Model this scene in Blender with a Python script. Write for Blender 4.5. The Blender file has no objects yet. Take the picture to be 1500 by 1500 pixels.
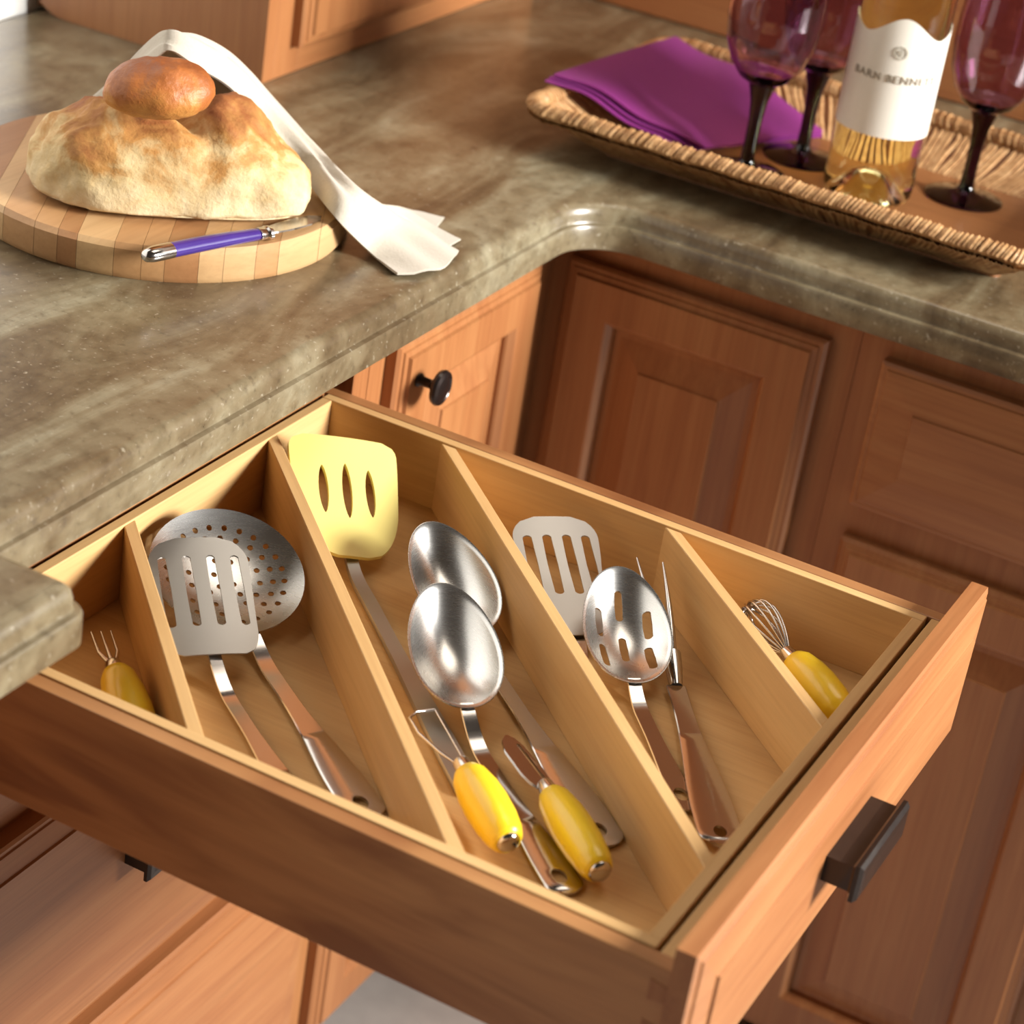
import bpy, bmesh, math, random
from mathutils import Vector, Matrix
random.seed(7)
S = bpy.context.scene
COL = S.collection
# ------------------------------------------------------------------ camera
CAM = Vector((0.84531, -1.53101, 0.83476))
R_RIGHT = Vector((0.87359, 0.46476, 0.14434))
R_DOWN = Vector((0.33273, -0.35396, -0.87407))
R_FWD = Vector((-0.35514, 0.81161, -0.46386))
FPX = 3404.414
cd = bpy.data.cameras.new('camera'); cam = bpy.data.objects.new('camera', cd); COL.objects.link(cam)
cd.sensor_width = 36.0; cd.lens = FPX / 1500 * 36
m = Matrix((R_RIGHT, -R_DOWN, -R_FWD)).transposed().to_4x4(); m.translation = CAM
cam.matrix_world = m
cd.clip_start = .01
cd.dof.use_dof = True; cd.dof.focus_distance = 1.74; cd.dof.aperture_fstop = 6.3
S.camera = cam
# ------------------------------------------------------------------ light
W = bpy.data.worlds.new('world'); S.world = W; W.use_nodes = True
W.node_tree.nodes['Background'].inputs[0].default_value = (1.0, .74, .55, 1)
W.node_tree.nodes['Background'].inputs[1].default_value = .05
def area(name, loc, target, sx, sy, power, color):
    l = bpy.data.lights.new(name, 'AREA'); l.shape = 'RECTANGLE'; l.size = sx; l.size_y = sy
    l.energy = power; l.color = color
    o = bpy.data.objects.new(name, l); COL.objects.link(o); o.location = loc
    o.rotation_euler = (Vector(target) - Vector(loc)).to_track_quat('-Z', 'Y').to_euler()
    return o
area('window_light', (3.3, .52, 1.3), (0, .2, 0), 1.0, 1.0, 370, (1.0, .975, .93))
area('top_fill_light', (.4, .62, 2.1), (.4, .62, 0), .9, .9, 9, (1.0, .88, .74))  # unseen fill lamp added overhead to brighten the upward faces
S.view_settings.view_transform = 'Standard'; S.view_settings.look = 'None'
S.view_settings.exposure = 0.0; S.view_settings.gamma = 1.0
try: S.view_settings.use_curve_mapping = False
except Exception: pass

def ray(u, v): return R_FWD + R_RIGHT * ((u - 750) / FPX) + R_DOWN * ((v - 750) / FPX)
def P(u, v, z):
    d = ray(u, v); return CAM + d * ((z - CAM.z) / d.z)
V = Vector
UP = V((0, 0, 1))
ZB, ZT = .057, .100          # underside and top of the worktop
XD, YD = .018, .383          # door faces of the two cabinet runs
ZFLOOR = ZT - .914

# ------------------------------------------------------------------ materials
def mat_new(name):
    m = bpy.data.materials.new(name); m.use_nodes = True
    nt = m.node_tree; return m, nt, nt.nodes['Principled BSDF']
def ramp(nt, stops, fac):
    r = nt.nodes.new('ShaderNodeValToRGB'); e = r.color_ramp.elements
    while len(e) < len(stops): e.new(.5)
    for el, (p, c) in zip(e, stops): el.position = p; el.color = (*c, 1)
    nt.links.new(fac, r.inputs[0]); return r
def coords(nt, scale, rot=(0, 0, 0)):
    t = nt.nodes.new('ShaderNodeTexCoord'); mp = nt.nodes.new('ShaderNodeMapping')
    mp.inputs['Scale'].default_value = scale; mp.inputs['Rotation'].default_value = rot
    nt.links.new(t.outputs['Object'], mp.inputs[0]); return mp.outputs[0]
def noise(nt, vec, scale, detail=4, rough=.55, dist=0.):
    n = nt.nodes.new('ShaderNodeTexNoise'); n.inputs['Scale'].default_value = scale
    n.inputs['Detail'].default_value = detail; n.inputs['Roughness'].default_value = rough
    n.inputs['Distortion'].default_value = dist
    nt.links.new(vec, n.inputs['Vector']); return n.outputs['Fac']
def mix(nt, fac, a, b, mode='MIX'):
    x = nt.nodes.new('ShaderNodeMix'); x.data_type = 'RGBA'; x.blend_type = mode
    for sock, val in ((x.inputs[0], fac), (x.inputs[6], a), (x.inputs[7], b)):
        if hasattr(val, 'links'): nt.links.new(val, sock)
        elif isinstance(val, (int, float)): sock.default_value = val
        else: sock.default_value = (*val, 1)
    return x.outputs[2]
def bump(nt, b, h, strength, dist=.001):
    n = nt.nodes.new('ShaderNodeBump'); n.inputs['Strength'].default_value = strength
    n.inputs['Distance'].default_value = dist
    nt.links.new(h, n.inputs['Height']); nt.links.new(n.outputs[0], b.inputs['Normal'])
def wood(name, dark, mid, light, axis, rough=.35, coat=.25, grain=1.0, scale=1.0):
    m, nt, b = mat_new(name)
    s = [55 * scale] * 3; s[axis] = 3.2 * scale
    v = coords(nt, s)
    n1 = noise(nt, v, 1.0, 5, .6, .8)
    s2 = [260 * scale] * 3; s2[axis] = 7 * scale
    n2 = noise(nt, coords(nt, s2), 1.0, 3, .6)
    s3 = [9 * scale] * 3; s3[axis] = 2.2 * scale
    n3 = noise(nt, coords(nt, s3), 1.0, 3, .5, .4)
    c = ramp(nt, [(.22, dark), (.5, mid), (.78, light)], n1).outputs[0]
    c3 = ramp(nt, [(.3, dark), (.55, mid), (.75, light)], n3).outputs[0]
    c = mix(nt, .45, c, c3)
    f = ramp(nt, [(.35, (.72, .68, .62)), (.55, (1, 1, 1))], n2).outputs[0]
    c = mix(nt, .40 * grain, c, f, 'MULTIPLY')
    nt.links.new(c, b.inputs['Base Color'])
    b.inputs['Roughness'].default_value = rough
    b.inputs['Coat Weight'].default_value = coat; b.inputs['Coat Roughness'].default_value = .18
    bump(nt, b, n2, .12, .0004)
    return m
CH = ((.24, .080, .026), (.335, .136, .048), (.40, .188, .072))
M = {}
for i, ax in enumerate('xyz'):
    M['cherry_' + ax] = wood('cherry_' + ax, *CH, i, .42, .06)
    M['maple_' + ax] = wood('maple_' + ax, (.50, .28, .105), (.61, .375, .155), (.68, .45, .205), i, .55, .0, .6)
    M['birch_' + ax] = wood('birch_' + ax, (.24, .095, .032), (.43, .205, .078), (.50, .27, .11), i, .4, .1, .8, .45)
for ax in 'xy':
    m = M['birch_' + ax]; nt = m.node_tree; b = nt.nodes['Principled BSDF']
    src = b.inputs['Base Color'].links[0].from_socket
    w = noise(nt, coords(nt, (3.5, 3.5, 17) if ax == 'x' else (3.5, 3.5, 17)), 1.0, 3, .5, 1.2)
    f = ramp(nt, [(.36, (.50, .36, .30)), (.47, (.85, .80, .75)), (.55, (1, 1, 1))], w).outputs[0]
    nt.links.new(mix(nt, .8, src, f, 'MULTIPLY'), b.inputs['Base Color'])
def simple(name, color, rough=.5, metal=0., coat=0., sheen=0., nscale=0, namp=.15, bumps=0):
    m, nt, b = mat_new(name)
    n = noise(nt, coords(nt, (1, 1, 1)), nscale or 40, 4)
    c = mix(nt, n, tuple(x * (1 - namp) for x in color), tuple(min(1, x * (1 + namp)) for x in color))
    nt.links.new(c, b.inputs['Base Color'])
    b.inputs['Roughness'].default_value = rough; b.inputs['Metallic'].default_value = metal
    b.inputs['Coat Weight'].default_value = coat; b.inputs['Sheen Weight'].default_value = sheen
    if bumps: bump(nt, b, n, bumps, .001)
    return m
def steel(name, color, rough):
    m, nt, b = mat_new(name)
    n = noise(nt, coords(nt, (60, 60, 900)), 1, 3)
    r = nt.nodes.new('ShaderNodeMapRange'); r.inputs[3].default_value = rough * .93; r.inputs[4].default_value = rough * 1.08
    nt.links.new(n, r.inputs[0]); nt.links.new(r.outputs[0], b.inputs['Roughness'])
    c = mix(nt, n, tuple(x * .95 for x in color), color); nt.links.new(c, b.inputs['Base Color'])
    b.inputs['Metallic'].default_value = 1
    return m
M['steel'] = steel('brushed_steel', (.66, .65, .63), .27)
M['steel_mirror'] = steel('polished_steel', (.56, .53, .51), .15)
M['steel_matte'] = steel('matte_steel', (.44, .425, .40), .42)
M['bronze'] = simple('dark_bronze', (.030, .022, .020), .33, .75, .3, 0, 60, .3)
M['yellow'] = simple('yellow_plastic', (.85, .59, .02), .32, 0, .25, 0, 20, .04)
M['pale_yellow'] = simple('pale_yellow_nylon', (.72, .61, .19), .45, 0, .05, 0, 20, .04)
M['wall'] = simple('wall_paint', (.86, .85, .82), .7, 0, 0, 0, 90, .03, .1)
M['floor'] = simple('floor_vinyl', (.38, .34, .31), .45, 0, .1, 0, 30, .18)
M['linen'] = simple('linen_cloth', (.50, .45, .37), .85, 0, 0, .3, 500, .10, .35)
M['purple_cloth'] = simple('purple_cloth', (.19, .012, .16), .6, 0, 0, .06, 400, .08, .2)
M['purple_handle'] = simple('purple_handle', (.045, .02, .19), .25, 0, .4, 0, 40, .15)
M['dark'] = simple('dark_recess', (.05, .025, .015), .7)
M['paper'] = simple('label_paper', (.64, .61, .54), .6, 0, 0, 0, 200, .03)
M['ink'] = simple('label_ink', (.22, .18, .13), .6)
M['wicker'] = None
def wicker():
    m, nt, b = mat_new('wicker_cane')
    n = noise(nt, coords(nt, (1, 1, 1)), 130, 4, .6)
    n2 = noise(nt, coords(nt, (1, 1, 1)), 18, 2, .5)
    c = ramp(nt, [(.3, (.26, .12, .045)), (.5, (.46, .26, .11)), (.72, (.62, .40, .20))], n).outputs[0]
    c = mix(nt, n2, mix(nt, .5, c, (.40, .21, .085)), c)
    nt.links.new(c, b.inputs['Base Color']); b.inputs['Roughness'].default_value = .5
    return m
M['wicker'] = wicker()
M['wicker_floor'] = wood('tray_base_cane', (.17, .065, .02), (.25, .10, .033), (.31, .14, .05), 0, .45, .1)
def stone():
    m, nt, b = mat_new('olive_stone')
    v = coords(nt, (1, 1, 1)); vs = coords(nt, (3.0, 1.0, 1.6), (0, 0, .25))
    n1 = noise(nt, vs, 4.5, 6, .62, .9)
    n2 = noise(nt, v, 60, 4, .6)
    c = ramp(nt, [(.30, (.070, .046, .025)), (.45, (.125, .090, .050)), (.58, (.185, .150, .092)), (.75, (.30, .275, .195))], n1).outputs[0]
    c2 = ramp(nt, [(.3, (.50, .46, .38)), (.6, (1.05, 1.05, 1.0))], n2).outputs[0]
    c = mix(nt, .6, c, c2, 'MULTIPLY')
    n5 = noise(nt, v, 210, 2, .5)
    f = ramp(nt, [(.64, (0, 0, 0)), (.80, (.8, .8, .8))], n5).outputs[0]
    fd = ramp(nt, [(.30, (1, 1, 1)), (.40, (0, 0, 0))], noise(nt, v, 120, 3, .6)).outputs[0]
    c = mix(nt, mix(nt, .35, (0, 0, 0), fd), c, (.06, .042, .025))
    c = mix(nt, f, c, (.36, .32, .24))
    nt.links.new(c, b.inputs['Base Color'])
    r = nt.nodes.new('ShaderNodeMapRange'); r.inputs[3].default_value = .22; r.inputs[4].default_value = .42
    nt.links.new(n2, r.inputs[0]); nt.links.new(r.outputs[0], b.inputs['Roughness'])
    b.inputs['Coat Weight'].default_value = .3; b.inputs['Coat Roughness'].default_value = .2
    bump(nt, b, n2, .08, .0006)
    return m
M['stone'] = stone()
def bread(name, stops, lo, hi, amp, rough=.75):
    m, nt, b = mat_new(name)
    v = coords(nt, (1, 1, 1))
    n = noise(nt, v, 26, 6, .62, .6); n2 = noise(nt, v, 160, 4, .6)
    g = nt.nodes.new('ShaderNodeSeparateXYZ'); nt.links.new(v, g.inputs[0])
    r = nt.nodes.new('ShaderNodeMapRange'); r.inputs[1].default_value = lo; r.inputs[2].default_value = hi
    nt.links.new(g.outputs[2], r.inputs[0])
    ma = nt.nodes.new('ShaderNodeMath'); ma.operation = 'MULTIPLY_ADD'
    nt.links.new(n, ma.inputs[0]); ma.inputs[1].default_value = amp; nt.links.new(r.outputs[0], ma.inputs[2])
    ms = nt.nodes.new('ShaderNodeMath'); ms.operation = 'SUBTRACT'; nt.links.new(ma.outputs[0], ms.inputs[0]); ms.inputs[1].default_value = amp * .5
    c = ramp(nt, stops, ms.outputs[0]).outputs[0]
    c = mix(nt, .35, c, ramp(nt, [(.3, (.75, .68, .6)), (.6, (1, 1, 1))], n2).outputs[0], 'MULTIPLY')
    nt.links.new(c, b.inputs['Base Color']); b.inputs['Roughness'].default_value = rough
    bump(nt, b, n2, .6, .002)
    return m
M['loaf'] = bread('bread_crust', [(.0, (.66, .54, .34)), (.42, (.62, .45, .22)), (.64, (.47, .23, .06)), (.95, (.28, .09, .02))], .125, .228, 1.5)
M['bun'] = bread('brown_crust', [(.0, (.66, .38, .12)), (.35, (.58, .26, .06)), (.65, (.42, .135, .03)), (1, (.24, .065, .014))], .195, .27, 1.3, .5)
def glass(name, color, rough=0.0, ior=1.45, spec=.5):
    m, nt, b = mat_new(name)
    n = noise(nt, coords(nt, (1, 1, 1)), 5, 1)
    c = mix(nt, n, tuple(x * .97 for x in color), color); nt.links.new(c, b.inputs['Base Color'])
    b.inputs['Transmission Weight'].default_value = 1; b.inputs['Roughness'].default_value = rough
    b.inputs['IOR'].default_value = ior
    return m
M['purple_glass'] = glass('purple_glass', (.62, .40, .55))
M['purple_glass_solid'] = glass('purple_glass_solid', (.025, .004, .022))
M['bottle_glass'] = glass('bottle_glass', (.96, .93, .50), 0, 1.38)
M['board_a'] = wood('beech_strip_light', (.50, .29, .13), (.58, .36, .17), (.64, .42, .21), 1, .5, .05, .6)
M['board_b'] = wood('beech_strip_mid', (.40, .20, .08), (.48, .26, .11), (.55, .32, .15), 1, .5, .05, .6)
M['board_c'] = wood('beech_strip_dark', (.30, .13, .05), (.38, .18, .07), (.45, .24, .10), 1, .5, .05, .6)

# ------------------------------------------------------------------ object helpers
def empty(name, loc, label=None, cat=None, group=None):
    o = bpy.data.objects.new(name, None); COL.objects.link(o); o.location = loc
    o.empty_display_size = .02
    if label: o['label'] = label
    if cat: o['category'] = cat
    if group: o['group'] = group
    return o
def world_loc(o):
    p = V((0, 0, 0))
    while o: p += o.location; o = o.parent
    return p
def link_mesh(name, me, mat, parent=None, label=None, cat=None, group=None, kind=None, smooth=None):
    o = bpy.data.objects.new(name, me); COL.objects.link(o)
    if mat is not None: me.materials.clear(); me.materials.append(M[mat] if isinstance(mat, str) else mat)
    if parent is not None:
        o.parent = parent; o.location = -world_loc(parent)
    if label: o['label'] = label
    if cat: o['category'] = cat
    if group: o['group'] = group
    if kind: o['kind'] = kind
    if smooth is not None:
        for p in me.polygons: p.use_smooth = True
        me.set_sharp_from_angle(angle=math.radians(smooth))
    return o
def obj(name, bm, mat, parent=None, smooth=None, **k):
    bmesh.ops.recalc_face_normals(bm, faces=bm.faces)
    me = bpy.data.meshes.new(name); bm.to_mesh(me); bm.free()
    return link_mesh(name, me, mat, parent, smooth=smooth, **k)
def box(bm, x0, x1, y0, y1, z0, z1, bev=0.0):
    vs = [bm.verts.new((x, y, z)) for z in (z0, z1) for y in (y0, y1) for x in (x0, x1)]
    fs = [bm.faces.new([vs[i] for i in f]) for f in ((0, 2, 3, 1), (4, 5, 7, 6), (0, 1, 5, 4), (2, 6, 7, 3), (0, 4, 6, 2), (1, 3, 7, 5))]
    if bev:
        es = list({e for f in fs for e in f.edges})
        bmesh.ops.bevel(bm, geom=es, offset=bev, segments=2, affect='EDGES', profile=.5)
    return bm
def nb(): return bmesh.new()
def bx(x0, x1, y0, y1, z0, z1, bev=0.0): return box(nb(), x0, x1, y0, y1, z0, z1, bev)
def prism(bm, poly, z0, z1):
    a = [bm.verts.new((x, y, z0)) for x, y in poly]; b = [bm.verts.new((x, y, z1)) for x, y in poly]
    n = len(poly); bm.faces.new(a[::-1]); bm.faces.new(b)
    for i in range(n): bm.faces.new((a[i], a[(i + 1) % n], b[(i + 1) % n], b[i]))
    return bm
def rings(bm, rs, caps=True, closed=True):
    """loft a list of point rings"""
    vv = [[bm.verts.new(p) for p in r] for r in rs]; n = len(rs[0])
    for a, b in zip(vv, vv[1:]):
        for i in range(n if closed else n - 1):
            bm.faces.new((a[i], a[(i + 1) % n], b[(i + 1) % n], b[i]))
    if caps: bm.faces.new(vv[0][::-1]); bm.faces.new(vv[-1])
    return bm
def lathe(bm, prof, base, n=40, axis=UP, close=False):
    ax = V(axis).normalized(); s = ax.orthogonal().normalized(); t = ax.cross(s)
    rs = [[V(base) + ax * z + (s * math.cos(2 * math.pi * i / n) + t * math.sin(2 * math.pi * i / n)) * max(r, 1e-5) for i in range(n)] for r, z in prof]
    if close: rs = rs + [rs[0]]
    rings(bm, rs, caps=not close)
    if close: bmesh.ops.remove_doubles(bm, verts=bm.verts, dist=1e-6)
    return bm
def tube(bm, pts, rad, n=10, caps=True, closed=False):
    pts = [V(p) for p in pts]; N = len(pts); rs = []
    if not hasattr(rad, '__len__'): rad = [rad] * N
    ref = None
    for i, p in enumerate(pts):
        a = pts[i - 1] if (i or closed) else p; b = pts[(i + 1) % N] if (i < N - 1 or closed) else p
        t = (b - a).normalized()
        if ref is None: ref = t.orthogonal().normalized()
        ref = (ref - t * ref.dot(t)).normalized(); c = t.cross(ref)
        rs.append([p + (ref * math.cos(2 * math.pi * k / n) + c * math.sin(2 * math.pi * k / n)) * rad[i] for k in range(n)])
    if closed: rs.append(rs[0])
    rings(bm, rs, caps and not closed)
    if closed: bmesh.ops.remove_doubles(bm, verts=bm.verts, dist=1e-7)
    return bm
def sheet(bm, grid, th, wrap=False):
    """grid[i][j] of points -> closed solid of thickness th (offset along the normals, downwards)"""
    ni, nj = len(grid), len(grid[0])
    g = [[V(p) for p in r] for r in grid]
    def nrm(i, j):
        a = g[min(i + 1, ni - 1)][j] - g[max(i - 1, 0)][j]
        if wrap: b = g[i][(j + 1) % nj] - g[i][j - 1]
        else: b = g[i][min(j + 1, nj - 1)] - g[i][max(j - 1, 0)]
        c = a.cross(b)
        return c.normalized() if c.length > 1e-12 else UP
    lo = [[g[i][j] - nrm(i, j) * th for j in range(nj)] for i in range(ni)]
    A = [[bm.verts.new(p) for p in r] for r in g]; B = [[bm.verts.new(p) for p in r] for r in lo]
    J = nj if wrap else nj - 1
    for i in range(ni - 1):
        for j in range(J):
            k = (j + 1) % nj
            bm.faces.new((A[i][j], A[i + 1][j], A[i + 1][k], A[i][k])); bm.faces.new((B[i][j], B[i][k], B[i + 1][k], B[i + 1][j]))
    for i in (0, ni - 1):
        for j in range(J):
            k = (j + 1) % nj; bm.faces.new((A[i][j], A[i][k], B[i][k], B[i][j]))
    if not wrap:
        for j in (0, nj - 1):
            for i in range(ni - 1): bm.faces.new((A[i][j], A[i + 1][j], B[i + 1][j], B[i][j]))
    return bm
def cut(bm, cutter):
    """boolean difference, gives a mesh"""
    obs = []
    for b in (bm, cutter):
        bmesh.ops.recalc_face_normals(b, faces=b.faces)
        me = bpy.data.meshes.new('tmp'); b.to_mesh(me); b.free()
        o = bpy.data.objects.new('tmp', me); COL.objects.link(o); obs.append(o)
    md = obs[0].modifiers.new('b', 'BOOLEAN'); md.operation = 'DIFFERENCE'; md.object = obs[1]; md.solver = 'EXACT'
    dg = bpy.context.evaluated_depsgraph_get(); dg.update()
    me = bpy.data.meshes.new_from_object(obs[0].evaluated_get(dg))
    for o in obs: d = o.data; bpy.data.objects.remove(o); bpy.data.meshes.remove(d)
    return me
def smooth01(t): t = max(0., min(1., t)); return t * t * (3 - 2 * t)

# ------------------------------------------------------------------ panel fronts (doors and drawers)
EDGE = [(0, 0), (0, .010), (.003, .0128), (.0065, .0132), (.0075, .0150), (.012, .0158), (.0135, .019)]
def front_rings(bm, O, U, Vv, N, w, h, prof, fill=True, back=True):
    rs = []
    for i, d in prof:
        rs.append([O + U * a + Vv * b + N * d for a, b in ((i, i), (w - i, i), (w - i, h - i), (i, h - i))])
    vv = [[bm.verts.new(p) for p in r] for r in rs]
    for a, b in zip(vv, vv[1:]):
        for k in range(4): bm.faces.new((a[k], a[(k + 1) % 4], b[(k + 1) % 4], b[k]))
    if fill: bm.faces.new(vv[-1])
    if back: bm.faces.new(vv[0][::-1])
    return vv
def door(parent, O, U, N, w, h, grain_v, grain_p, fw=.052):
    """frame-and-raised-panel door, O lower corner on the frame plane"""
    bm = nb()
    prof = EDGE + [(fw, .019), (fw + .002, .0182), (fw + .0065, .0125), (fw + .0075, .010), (fw + .0075, .0)]
    vv = front_rings(bm, O, U, UP, N, w, h, prof, fill=False, back=False)
    for k in range(4): bm.faces.new((vv[0][k], vv[-1][k], vv[-1][(k + 1) % 4], vv[0][(k + 1) % 4]))
    d = obj('door', bm, grain_v, parent)
    bm = nb(); i0 = fw + .0055
    front_rings(bm, O, U, UP, N, w, h, [(i0, .002), (i0, .0068), (i0 + .009, .0072), (i0 + .036, .0145), (i0 + .037, .0168)])
    obj('panel', bm, grain_p, d)
    return d
def drawer_front(parent, O, U, N, w, h, mat, name='drawer_front', bev=.026):
    bm = nb()
    front_rings(bm, O, U, UP, N, w, h, [(0, 0), (0, .013), (.003, .0145), (.006, .0145), (.007, .0160), (.009, .0163), (bev, .0185), (bev + .001, .0205)])
    return obj(name, bm, mat, parent)
def pull(parent, C0, U, N, L=.095):
    """bronze bar pull: deep body with a wider lipped face, on the face point C0"""
    bm = nb(); h = .0098
    def rect(a, b, d): return [C0 + U * (sx * a) + UP * (sz * b) + N * d for sx, sz in ((-1, -1), (1, -1), (1, 1), (-1, 1))]
    rings(bm, [rect(L / 2, h, 0), rect(L / 2, h, .019), rect(L / 2 + .0005, h + .001, .0205), rect(L / 2 + .004, h + .0045, .0215),
               rect(L / 2 + .004, h + .0045, .0245), rect(L / 2 + .002, h + .002, .027), rect(L / 2 - .002, h - .003, .0275)])
    return obj('pull_handle', bm, 'bronze', parent, label='dark bronze rectangular pull')
def knob(parent, C0, N):
    prof = [(.006, 0), (.0065, .002), (.0045, .005), (.0042, .013), (.007, .016), (.0155, .020), (.0165, .023), (.0155, .0255), (.012, .0270), (.011, .0262), (.006, .0275), (.0, .0277)]
    return obj('knob', lathe(nb(), prof, C0, 32, N), 'bronze', parent, smooth=40, label='dark bronze round knob')
X, Y = V((1, 0, 0)), V((0, 1, 0))

# ------------------------------------------------------------------ setting
def structure(name, bm, mat, label): return obj(name, bm, mat, kind='structure', label=label)
structure('floor', bx(-.7, 3.2, -2.6, 1.05, ZFLOOR - .03, ZFLOOR), 'floor', 'greyish beige vinyl floor')
structure('wall_left', bx(-.70, -.626, -2.6, 1.05, ZFLOOR, 1.65), 'wall', 'white painted wall behind the bread')
structure('wall_back', bx(-.626, 1.8, .986, 1.05, ZFLOOR, 1.65), 'wall', 'white painted wall behind the wood panelling')

# ------------------------------------------------------------------ worktop
def arc(cx, cy, r, a0, a1, n=12): return [(cx + r * math.cos(math.radians(a0 + (a1 - a0) * i / n)), cy + r * math.sin(math.radians(a0 + (a1 - a0) * i / n))) for i in range(n + 1)]
XE, YE, XBU, YBU = .048, .355, .131, -.509
outl = [(1.30, YE)] + arc(XE + .055, YE - .055, .055, 90, 180, 14) + arc(XE + .010, YBU + .010, .010, 180, 270, 5) \
    + arc(XBU - .016, YBU - .016, .016, 90, 0, 8) + [(XBU, -1.30), (-.626, -1.30), (-.626, .986), (1.30, .986)]
def offset(poly, d):
    n = len(poly); A = sum(poly[i][0] * poly[(i + 1) % n][1] - poly[(i + 1) % n][0] * poly[i][1] for i in range(n))
    s = 1 if A > 0 else -1; out = []
    for i in range(n):
        p0, p, p1 = V(poly[i - 1]), V(poly[i]), V(poly[(i + 1) % n])
        e0 = (p - p0).normalized(); e1 = (p1 - p).normalized()
        n0 = V((e0.y, -e0.x)) * s; n1 = V((e1.y, -e1.x)) * s
        b = (n0 + n1).normalized(); out.append(tuple(p + b * (d / max(.3, b.dot(n0)))))
    return out
prof = [(-.004, ZB), (0, ZB + .002), (0, ZB + .022), (-.0015, ZB + .0245), (-.0055, ZB + .0255), (-.0065, ZB + .0275), (-.0065, ZB + .033), (-.0085, ZB + .0385), (-.012, ZB + .0418), (-.017, ZT)]
bm = nb(); rings(bm, [[(x, y, z) for x, y in offset(outl, d)] for d, z in prof])
from mathutils.geometry import tessellate_polygon
for f in [f for f in bm.faces if len(f.verts) > 4]:
    vs = list(f.verts); bm.faces.remove(f)
    for t in tessellate_polygon([[v.co.copy() for v in vs]]): bm.faces.new([vs[i] for i in t])
obj('countertop', bm, 'stone', smooth=35, label='mottled olive stone worktop with a stepped edge turning the corner', cat='countertop')

# ------------------------------------------------------------------ base cabinets
ZK = -.745
fx = XD - .019      # frame plane left run
fy = YD + .019      # frame plane right run
# drawer stack
cab = empty('drawer_cabinet', (-.3, -.24, ZFLOOR), 'cherry drawer base with the utensil drawer pulled out of it', 'cabinet')
y0, y1 = -.545, .056
obj('side_panel', bx(-.60, fx - .019, y0, y0 + .016, ZK, ZB), 'cherry_z', cab)
obj('side_panel', bx(-.60, fx - .019, y1 - .016, y1, ZK, ZB), 'cherry_z', cab)
obj('back_panel', bx(-.612, -.60, y0, y1, ZK, ZB), 'cherry_z', cab)
obj('bottom_panel', bx(-.60, fx - .019, y0 + .016, y1 - .016, ZK, ZK + .016), 'cherry_y', cab)
obj('stile', bx(fx - .019, fx, y0, -.509, ZK, ZB - .0005, .0006), 'cherry_z', cab)
obj('stile', bx(fx - .019, fx, .031, y1, ZK, ZB - .0005, .0006), 'cherry_z', cab)
obj('rail', bx(fx - .019, fx, -.509, .031, .014, ZB - .0005, .0006), 'cherry_y', cab)
obj('rail', bx(fx - .019, fx, -.509, .031, -.215, -.109, .0006), 'cherry_y', cab)
obj('rail', bx(fx - .019, fx, -.509, .031, -.463, -.428, .0006), 'cherry_y', cab)
obj('rail', bx(fx - .019, fx, -.509, .031, ZK, -.705, .0006), 'cherry_y', cab)
obj('toe_kick', bx(-.60, fx - .075, y0, y1, ZFLOOR, ZK), 'dark', cab)
for za, zb in ((-.435, -.2045), (-.720, -.456)):
    f = drawer_front(cab, V((fx, -.512, za)), Y, X, .552, zb - za, 'cherry_y')
    pull(f, V((fx + .0205, -.236, (za + zb) / 2 + .028)), Y, X)
# corner cabinet
cc = empty('corner_cabinet', (-.1, .6, ZFLOOR), 'cherry corner base with two doors meeting at a right angle', 'cabinet')
L = [(fx, .0565), (fx, fy), (.3165, fy), (.3165, .984), (-.62, .984), (-.62, .0565)]
obj('body', prism(nb(), L, ZK, ZB - .0005), 'cherry_z', cc)
obj('toe_kick', prism(nb(), [(fx - .075, .0565), (fx - .075, fy + .075), (.3165, fy + .075), (.3165, .984), (-.62, .984), (-.62, .0565)], ZFLOOR, ZK), 'dark', cc)
dl = door(cc, V((fx + .0003, .083, ZK + .003)), Y, X, .269, .024 - ZK - .003, 'cherry_z', 'cherry_z', .048)
knob(dl, V((fx + .0193, .1115, -.0135)), X)
door(cc, V((.021, fy - .0003, ZK + .003)), X, -Y, .269, .024 - ZK - .003, 'cherry_z', 'cherry_z', .050)
# right-hand base cabinets
def base_cab(x0, x1, label):
    c = empty('base_cabinet', ((x0 + x1) / 2, .7, ZFLOOR), label, 'cabinet', 'drawer-over-door bases under the wicker tray side')
    obj('body', bx(x0, x1, fy, .984, ZK, ZB - .0005), 'cherry_z', c)
    obj('toe_kick', bx(x0, x1, fy + .075, .984, ZFLOOR, ZK), 'dark', c)
    a, w = x0 + .027, x1 - x0 - .040
    d = drawer_front(c, V((a, fy - .0003, -.124)), X, -Y, w, .148, 'cherry_x', bev=.040)
    dd = door(c, V((a, fy - .0003, ZK + .003)), X, -Y, w, -.160 - ZK - .003, 'cherry_z', 'cherry_z', .052)
base_cab(.317, .640, 'cherry base with a drawer over a door, next to the corner doors')
base_cab(.6405, 1.10, 'wider cherry base with drawer and door at the far end of the run')
sc = empty('base_cabinet', (-.3, -.92, ZFLOOR), 'cherry base under the stepped-out end of the worktop', 'cabinet')
obj('body', bx(-.612, fx, -1.28, -.546, ZK, ZB - .0005), 'cherry_z', sc)
obj('toe_kick', bx(-.612, fx - .075, -1.28, -.546, ZFLOOR, ZK), 'dark', sc)
d_ = door(sc, V((fx + .0003, -.91, ZK + .003)), Y, X, .34, .024 - ZK - .003, 'cherry_z', 'cherry_z')
knob(d_, V((fx + .0193, -.88, -.03)), X)
door(sc, V((fx + .0003, -1.26, ZK + .003)), Y, X, .34, .024 - ZK - .003, 'cherry_z', 'cherry_z')

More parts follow.
